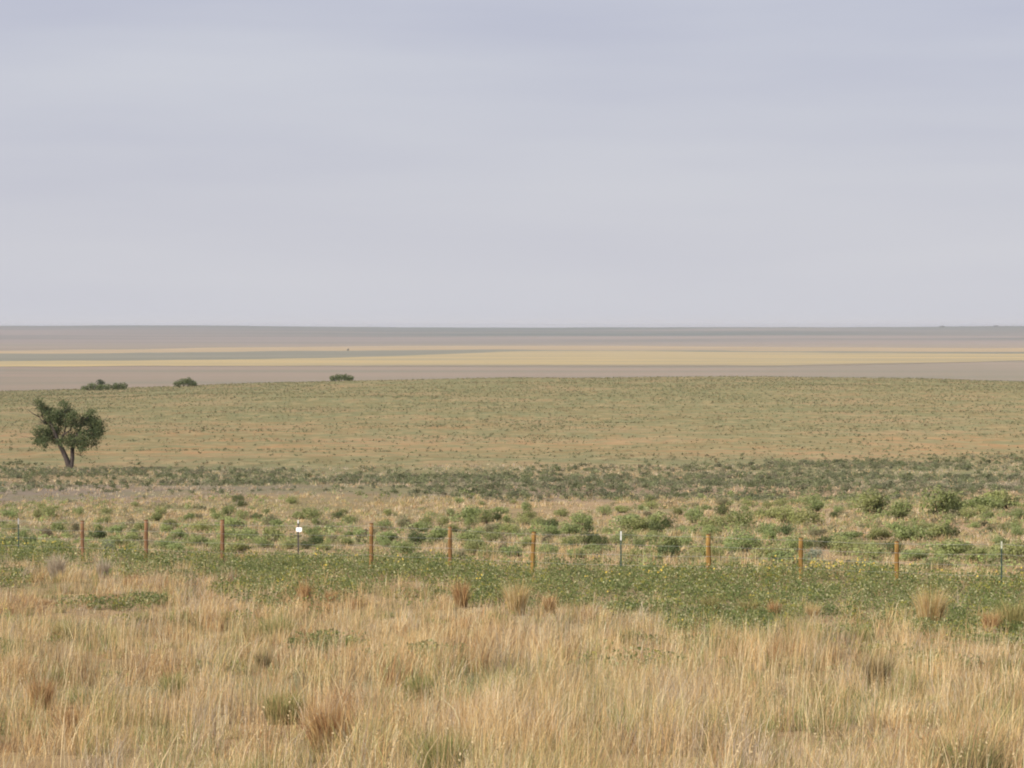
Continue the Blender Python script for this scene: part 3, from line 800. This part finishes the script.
for i, (x, yt) in enumerate(zip(FX, FT)):
    X, D = fence_point(x); g = float(height(X, D)); zt = ZC - (yt - EYE) * D / F
    H = zt - g; loc = Vector((X, D, g)) - FO
    tops.append((X, D, zt, g))
    if i in STEEL:
        body, tip = STEEL[i]
        bm = bmesh.new(); hb = H - (.24 if i == 8 else .18) if i != 4 else H - .10
        wdt, th = .040, .007
        prof = [(-wdt / 2, 0), (wdt / 2, 0), (wdt / 2, th), (th / 2, th), (th / 2, .042), (-th / 2, .042), (-th / 2, th), (-wdt / 2, th)]    # T section
        def ext(bm, z0, z1, grow=0):
            lo = [bm.verts.new((px_ * (1 + grow), py_ * (1 + grow) - grow * .01, z0)) for px_, py_ in prof]
            hi = [bm.verts.new((px_ * (1 + grow), py_ * (1 + grow) - grow * .01, z1)) for px_, py_ in prof]
            n = len(prof)
            for k in range(n): bm.faces.new((lo[k], lo[(k + 1) % n], hi[(k + 1) % n], hi[k]))
            bm.faces.new(lo[::-1]); bm.faces.new(hi)
        ext(bm, -.25, hb)
        z = .2
        while z < hb - .05:                                  # studs on the face
            r = bmesh.ops.create_cube(bm, size=1, matrix=Matrix.Translation((0, -.006, z)) @ Matrix.Diagonal((.016, .012, .014, 1)))
            z += .055
        p = bm_obj('steel_post', bm, body, fence, loc, smooth=False)
        p['label'] = {0: 'dark green steel post with whitish tip', 4: 'dark steel post carrying the sign', 8: 'green steel post with white tip', 12: 'dark green steel post with cream tip'}[i]
        p.rotation_euler = (0, 0, math.atan2(dirv.y, dirv.x) * .3)
        bm = bmesh.new(); ext(bm, hb + .001, H, .04); bm_obj('post_tip', bm, tip, p, smooth=False)
    else:
        mat = wood_red if i in (1, 2, 3) else wood_mid if i in (5, 6) else wood_yel
        R = .92 * (.058, .058, .062, .068, .0, .062, .06, .066, .0, .07, .062, .062)[i]
        bm = bmesh.new(); lx, ly = LEAN[i]
        zs = [-.3, 0, H * .25, H * .5, H * .75, H - .012]
        rr = random.Random(i)
        tube_bm(bm, [(lx * z / H + rr.uniform(-.003, .003), ly * z / H, z) for z in zs], [R * (1.04 - .07 * k / 5) * rr.uniform(.97, 1.03) for k in range(6)], 14, cap=True)
        p = bm_obj('wooden_post', bm, mat, fence, loc); p['label'] = WLAB[i]
        bm = bmesh.new(); tube_bm(bm, [(lx, ly, H - .0118), (lx, ly, H + .004), (lx, ly, H + .010)], [R * .99, R * .95, R * .7], 14)
        c = bm_obj('post_top', bm, end_grain, p)
        for fr in (.30, .52, .74, .95):
            bm = bmesh.new()
            z = H * fr
            bmesh.ops.create_cube(bm, size=1, matrix=Matrix.Translation(Vector((lx * fr, ly * fr, z)) + nrm * (R + .006)) @ Matrix.Diagonal((.03, .012, .016, 1)))
            bmesh.ops.bevel(bm, geom=bm.edges[:], offset=.003, segments=1, affect='EDGES')
            bm_obj('wire_staple', bm, galv, p, smooth=False)
# four strands of wire, stapled to the lookout side
a0 = fence_point(-90); a1 = fence_point(1120)
nodes = [(a0[0], a0[1], float(height(*a0)) + 1.12, float(height(*a0)))] + tops + [(a1[0], a1[1], float(height(*a1)) + 1.12, float(height(*a1)))]
for fr in (.30, .52, .74, .95):
    bm = bmesh.new(); pts = []
    for a, b in zip(nodes[:-1], nodes[1:]):
        za = a[3] + min(a[2] - a[3], 1.25) * fr; zb = b[3] + min(b[2] - b[3], 1.25) * fr
        for k in range(6):
            t = k / 6
            off = nrm * .068
            pts.append(Vector((a[0] + (b[0] - a[0]) * t, a[1] + (b[1] - a[1]) * t, za + (zb - za) * t - .02 * math.sin(math.pi * t))) + off - FO)
    tube_bm(bm, pts, [.0025] * len(pts), 5)
    bm_obj('wire_strand', bm, galv, fence)
# sign plate on the fourth-from-left steel post
X, D, zt, g = tops[4]
bm = bmesh.new()
bmesh.ops.create_cube(bm, size=1, matrix=Matrix.Diagonal((.172, .006, .128, 1)))
bmesh.ops.bevel(bm, geom=[e for e in bm.edges if abs((e.verts[0].co - e.verts[1].co).y) > .004], offset=.014, segments=3, affect='EDGES')
s = D / F
sg = bm_obj('sign', bm, sign_mat, None, (X + .9 * s, D - .03, ZC - (529.6 - EYE) * s), smooth=False)
sg.rotation_euler = (math.radians(-6), 0, math.radians(-14))
tag(sg, 'small blank white rectangular sign fixed to a thin steel fence post', 'sign')
for z in (-.05, .05):
    bm = bmesh.new(); bmesh.ops.create_cone(bm, cap_ends=True, segments=10, radius1=.008, radius2=.006, depth=.006, matrix=Matrix.Translation((-.01, -.0062, z)) @ Matrix.Rotation(math.pi / 2, 4, 'X'))
    bm_obj('bolt', bm, galv, sg, smooth=False)

# ------------------------------------------------------------------ the lone tree
bark = noise_mat('grey_brown_bark', (.05, .038, .034), (.095, .075, .066), (5, 5, 1.2), 1, .9, 5)
tree_leaf = leaf_mat('tree_leaves', trans=.25)
def build_tree():
    X0, D, Z0 = at_exact(69, 470); s = D / F
    yb = EYE + (ZC - Z0) / s                                    # base row in the view
    root = bpy.data.objects.new('tree', None); root.location = (X0, D, Z0); link(root)
    tag(root, 'lone dark green tree with forked trunk on the open rangeland', 'tree')
    rng = np.random.default_rng(21)
    P3 = lambda x, y, dy=0: Vector(((x - 69) * s, dy, (470 - y) * s))
    bm = bmesh.new()
    tube_bm(bm, [P3(69.5, 472), P3(69, 467), P3(66, 458, -.05), P3(62.5, 450, -.1), P3(59.5, 444, -.1), P3(57, 438, -.1), P3(54, 430, -.2), P3(50, 421, -.2)], [.27, .22, .19, .175, .16, .14, .11, .06], 10)
    tube_bm(bm, [P3(70.5, 472), P3(71, 466), P3(72, 458, .1), P3(72, 450, .1), P3(73, 444, .15), P3(76, 436, .2), P3(80, 428, .2), P3(86, 421, .3)], [.2, .175, .155, .145, .13, .11, .08, .05], 10)
    limbs = [((57, 438), (48, 436), (41, 438)), ((54, 430), (47, 424), (42, 417), (42, 406)), ((59, 443), (64, 434), (66, 424), (64, 412)), ((73, 444), (80, 441), (90, 437), (97, 433)),
             ((76, 436), (84, 432), (93, 427), (100, 424)), ((80, 428), (82, 418), (86, 412)), ((47, 424), (42, 421), (39, 417)), ((62, 436), (70, 430), (75, 420)), ((76, 445), (79, 450), (80, 456))]
    for L in limbs:
        dy = rng.uniform(-.5, .5)
        pts = [P3(x, y, dy * k / len(L)) for k, (x, y) in enumerate(L)]
        r0 = .085 if len(L) > 3 else .065
        tube_bm(bm, pts, [r0 * (1 - .75 * k / (len(L) - 1)) for k in range(len(L))], 7)
    for _ in range(46):                                          # twigs
        L = limbs[rng.integers(0, len(limbs))]; x, y = L[-1] if rng.random() < .6 else L[-2]
        p = P3(x, y, rng.uniform(-.4, .4)); d = Vector((rng.normal() * .5, rng.normal() * .5, rng.uniform(-.1, .7)))
        tube_bm(bm, [p, p + d * .5, p + d + Vector((0, 0, .1))], [.025, .018, .008], 5)
    bm_obj('trunk', bm, bark, root)
    # bare twigs on the windward side
    bm = bmesh.new()
    for _ in range(22):
        p = P3(rng.uniform(40, 47), rng.uniform(412, 426), rng.uniform(-.3, .3)); d = Vector((rng.uniform(-.38, -.1), rng.normal() * .2, rng.uniform(-.1, .35)))
        tube_bm(bm, [p, p + d * .5 + Vector((0, 0, .04)), p + d], [.022, .016, .008], 5)
    o = bm_obj('bare_twigs', bm, bark, root)
    o['label'] = 'leafless grey twigs on one side of the crown'
    # crown: leaf clumps at the ends of the limbs
    lob = [(43, 439, 8, 5), (38, 442, 6, 4), (50, 436, 8, 6), (46, 431, 7, 4), (44, 409, 5.5, 6), (41, 402, 4, 3.5), (49, 411, 5, 5), (55, 413, 7, 4.5), (62, 414, 6, 6), (66, 408, 3.5, 3), (62, 403, 4, 2.5), (52, 418, 8, 3),
           (71, 418, 6, 5), (76, 414, 4, 4), (78, 424, 6, 5), (86, 421, 7, 7), (93, 423, 8, 8), (98, 430, 6, 9), (93, 434, 8, 8), (86, 436, 7, 7), (99, 423, 4, 5), (84, 445, 5, 5), (80, 449, 3.5, 3), (74, 441, 7, 5), (67, 438, 6, 5),
           (62, 441, 5, 4), (60, 424, 5, 4.5), (57, 431, 5, 4), (68, 424, 4, 3), (74, 433, 5, 3.5), (90, 412, 5, 3.5), (54, 441, 5, 3), (70, 445, 4, 3), (92, 444, 5, 3), (48, 421, 6, 4), (39, 432, 5, 5), (52, 427, 5, 4), (68, 412, 4, 3), (57, 419, 5, 4), (43, 446, 4, 2.5)]
    C_, S_, A_ = [], [], []
    pal = np.array([[.14, .175, .08], [.16, .195, .09], [.115, .15, .07], [.19, .215, .10]])
    for x, y, rx, ry in lob:
        rx *= .92; ry *= .92; n = int(25 * rx * ry ** .9)
        nc = max(3, n // 22)
        v = rng.normal(size=(nc, 3)); v /= np.linalg.norm(v, axis=1)[:, None]
        cc = np.array(P3(x, y)) + np.array([0, rng.uniform(-.9, .9), 0]) + v * (rng.random(nc) ** .4)[:, None] * np.array([rx, rx * .85, ry]) * s
        j = rng.integers(0, nc, n)
        C_.append(cc[j] + rng.normal(size=(n, 3)) * np.array([.17, .17, .13]))
        A_.append(np.clip(pal[rng.integers(0, 4, nc)][j] * (1 + rng.normal(size=(n, 1)) * .2), .01, .3))
        S_.append(rng.uniform(.07, .15, n))
    V, f, C = leaves(np.concatenate(C_), np.concatenate(S_), .6, np.concatenate(A_), rng)
    obj('crown', mesh_np('crown', V, f, tree_leaf, C), root)
build_tree()

# ------------------------------------------------------------------ bushes on the crest and far specks
def bush(name, x, y, lobes, pal, label, cat, D, group=None, leaf=.22, stem=True):
    """lobes in view pixels relative to the base point"""
    s = D / F; X = (x - CX) * s; Z = float(height(X, D))
    rng = np.random.default_rng(int(x * 7 + y))
    P = Pool()
    for dx, up, rx, ry in lobes:
        n = int(max(60, 22 * rx * ry))
        v = rng.normal(size=(n, 3)); v /= np.linalg.norm(v, axis=1)[:, None]
        nb = rng.uniform(.75, 1.15, n)
        p = np.array([dx * s, rng.uniform(-.3, .3) * rx * s, up * s]) + v * (rng.random(n) ** .4 * nb)[:, None] * np.array([rx, rx, ry]) * s
        p[:, 2] = np.abs(p[:, 2])
        P.add(*leaves(p, rng.uniform(.6, 1.4, n) * leaf, .7, pick(pal, n, rng, .2), rng))
    root = bpy.data.objects.new(name, None); root.location = (X, D, Z - .05); link(root)
    tag(root, label, cat, group)
    obj('foliage', P.mesh('foliage', bush_mat), root)
    bm = bmesh.new()
    for dx, up, rx, ry in lobes:
        for k in (-.3, .3):
            tube_bm(bm, [(dx * s * .6, 0, -.1), (dx * s * .85, 0, up * s * .5), ((dx + k * rx) * s, 0, up * s)], [.10 * D / 720, .07 * D / 720, .03 * D / 720], 6)
    bm_obj('stems', bm, bark, root)
BP = np.array([[.15, .19, .085], [.17, .21, .09], [.125, .16, .075], [.20, .225, .10]])
BD = np.array([[.10, .125, .08], [.12, .14, .085]])
GR = 'bushes along the far crest'
bush('bush', 103, 390, [(-19, 2.5, 4.5, 3), (-12, 4, 6, 4), (-4, 3, 5, 4), (4, 3.5, 6, 3.5), (13, 4, 5, 4), (20, 4, 5, 4.5)], BP, 'wide low row of green bushes on the crest above the lone tree', 'bush', 705, GR)
bush('bush', 100, 389, [(0, 7, 4, 3.5), (2, 6, 3.5, 3)], BD, 'small dark rounded treetop rising behind the wide crest bushes', 'bush', 716, GR, .2)
bush('bush', 185, 388, [(-8, 3, 4.5, 3.5), (-2, 5, 5, 4), (4, 5.5, 5, 4.5), (9, 3, 4, 3.5)], BP, 'rounded green bush alone on the crest above the second wooden post', 'bush', 706, GR)
bush('bush', 341, 382.5, [(-8, 3, 4, 3.5), (-2, 4, 5, 3.8), (4, 4.2, 5, 3.6), (9, 3, 4, 3.4)], BP, 'flat-topped green bush on the crest above the fourth wooden post', 'bush', 706, GR)
bush('far_tree', 348, 351, [(-.6, .9, 1.0, .9), (.5, 1.3, .8, .9)], BD, 'tiny dark speck of a tree far off between the yellow fields', 'tree', 47 * F / (350.6 - EYE), None, 1.0)

bush('far_grove', 942, 327, [(-1.2, .6, 1.6, .9), (1.2, .7, 1.5, 1.0)], BD, 'tiny dark grove on the far skyline above the eighth and ninth posts', 'trees', 15600, None, 4.0)
bush('far_grove', 996, 326.5, [(-1.4, .5, 1.4, .8), (.8, .6, 1.6, .9)], BD, 'tiny dark grove on the far skyline above the last steel post', 'trees', 15600, None, 4.0)

# ------------------------------------------------------------------ air
m, nt, out = new_mat('prairie_haze')
pv = N(nt, 'ShaderNodeVolumePrincipled')
pv.inputs['Color'].default_value = (.90, .915, .97, 1); pv.inputs['Density'].default_value = 4.2e-5; pv.inputs['Anisotropy'].default_value = 0.25
nt.links.new(pv.outputs[0], out.inputs['Volume'])
zlo, zhi = -47 + ZC - 60 - 12, ZC + 16
bm = bmesh.new()
bmesh.ops.create_cube(bm, size=1, matrix=Matrix.Translation((0, 0, (zlo + zhi) / 2)) @ Matrix.Diagonal((66000, 66000, zhi - zlo, 1)))
hz = bm_obj('haze', bm, m, smooth=False); tag(hz, 'thin pale summer haze lying over the whole plain', 'haze', kind='stuff')

# ------------------------------------------------------------------ light, sky, camera
SUN_EL = math.radians(29); sd = Vector((-.74, -.67, 0)).normalized()
sun = bpy.data.lights.new('sun', 'SUN'); sun.energy = 5.0; sun.angle = math.radians(.6); sun.color = (1, .93, .82)
so = bpy.data.objects.new('sun', sun); link(so)
to = Vector((sd.x * math.cos(SUN_EL), sd.y * math.cos(SUN_EL), math.sin(SUN_EL)))
so.rotation_euler = to.to_track_quat('Z', 'Y').to_euler(); so.location = (-60, -40, 60)

w = bpy.data.worlds.new('World'); SC.world = w; w.use_nodes = True
nt = w.node_tree
for n in list(nt.nodes): nt.nodes.remove(n)
out = N(nt, 'ShaderNodeOutputWorld'); bg = N(nt, 'ShaderNodeBackground'); bg.inputs['Strength'].default_value = .1
sky = N(nt, 'ShaderNodeTexSky'); sky.sky_type = 'NISHITA'; sky.sun_disc = False
sky.sun_elevation = SUN_EL; sky.sun_rotation = math.atan2(sd.x, sd.y); sky.dust_density = 4; sky.air_density = 1.2; sky.altitude = 1200
tc = N(nt, 'ShaderNodeTexCoord'); sep = N(nt, 'ShaderNodeSeparateXYZ'); nt.links.new(tc.outputs['Generated'], sep.inputs[0])
# thin high cloud veil, paler near the horizon, with faint streaks
rz = N(nt, 'ShaderNodeMapRange'); rz.inputs[1].default_value = 0.0; rz.inputs[2].default_value = .10
nt.links.new(sep.outputs['Z'], rz.inputs[0])
mp = N(nt, 'ShaderNodeMapping'); mp.inputs['Scale'].default_value = (7, 3, 62); mp.inputs['Rotation'].default_value = (0, math.radians(1.5), 0)
nz = N(nt, 'ShaderNodeTexNoise'); nz.inputs['Scale'].default_value = 1; nz.inputs['Detail'].default_value = 4; nz.inputs['Roughness'].default_value = .45
nt.links.new(tc.outputs['Generated'], mp.inputs[0]); nt.links.new(mp.outputs[0], nz.inputs['Vector'])
mp2 = N(nt, 'ShaderNodeMapping'); mp2.inputs['Scale'].default_value = (5, 2, 22); mp2.inputs['Location'].default_value = (3, 1, 0)
nz2 = N(nt, 'ShaderNodeTexNoise'); nz2.inputs['Scale'].default_value = 1; nz2.inputs['Detail'].default_value = 3
nt.links.new(tc.outputs['Generated'], mp2.inputs[0]); nt.links.new(mp2.outputs[0], nz2.inputs['Vector'])
def m2(op, a, b):
    n = N(nt, 'ShaderNodeMath', operation=op)
    for k, v in enumerate((a, b)):
        if isinstance(v, (int, float)): n.inputs[k].default_value = v
        else: nt.links.new(v, n.inputs[k])
    return n.outputs[0]
streak = m2('MULTIPLY', m2('SUBTRACT', nz.outputs['Fac'], .5), 1.3)
broad = m2('MULTIPLY', m2('SUBTRACT', nz2.outputs['Fac'], .5), 1.1)
f = m2('ADD', m2('MULTIPLY', rz.outputs[0], .80), m2('MULTIPLY', m2('ADD', streak, broad), m2('ADD', m2('MULTIPLY', rz.outputs[0], .6), .25)))
vr = N(nt, 'ShaderNodeValToRGB'); e = vr.color_ramp.elements
e[0].position = 0; e[0].color = (.680, .686, .752, 1); e[1].position = 1; e[1].color = (.500, .510, .645, 1)
nt.links.new(f, vr.inputs[0])
sc_ = N(nt, 'ShaderNodeMix', data_type='RGBA', blend_type='MULTIPLY'); sc_.inputs[0].default_value = 1; sc_.inputs[7].default_value = (10, 10, 10, 1); sc_.clamp_result = False
nt.links.new(vr.outputs[0], sc_.inputs[6])
mx = N(nt, 'ShaderNodeMix', data_type='RGBA'); mx.inputs[0].default_value = .85
nt.links.new(sky.outputs[0], mx.inputs[6]); nt.links.new(sc_.outputs[2], mx.inputs[7])
nt.links.new(mx.outputs[2], bg.inputs['Color']); nt.links.new(bg.outputs[0], out.inputs[0])

cam = bpy.data.cameras.new('camera'); co = bpy.data.objects.new('camera', cam); link(co)
cam.sensor_width = 36; cam.lens = 36 * F / 1024; cam.clip_start = .5; cam.clip_end = 80000
co.location = (0, 0, ZC); co.rotation_euler = (math.radians(90) - math.atan((384 - EYE) / F), 0, 0)
SC.camera = co

SC.view_settings.view_transform = 'Standard'; SC.view_settings.look = 'None'; SC.view_settings.gamma = 1; SC.view_settings.exposure = 0
SC.view_settings.use_curve_mapping = False
c = SC.cycles
c.max_bounces = 6; c.diffuse_bounces = 3; c.transmission_bounces = 4; c.transparent_max_bounces = 6; c.volume_bounces = 1
c.use_adaptive_sampling = True; c.adaptive_threshold = .02
c.use_denoising = True; c.denoiser = 'OPENIMAGEDENOISE'; c.sample_clamp_indirect = 4
c.pixel_filter_type = 'BLACKMAN_HARRIS'; c.filter_width = 2.0
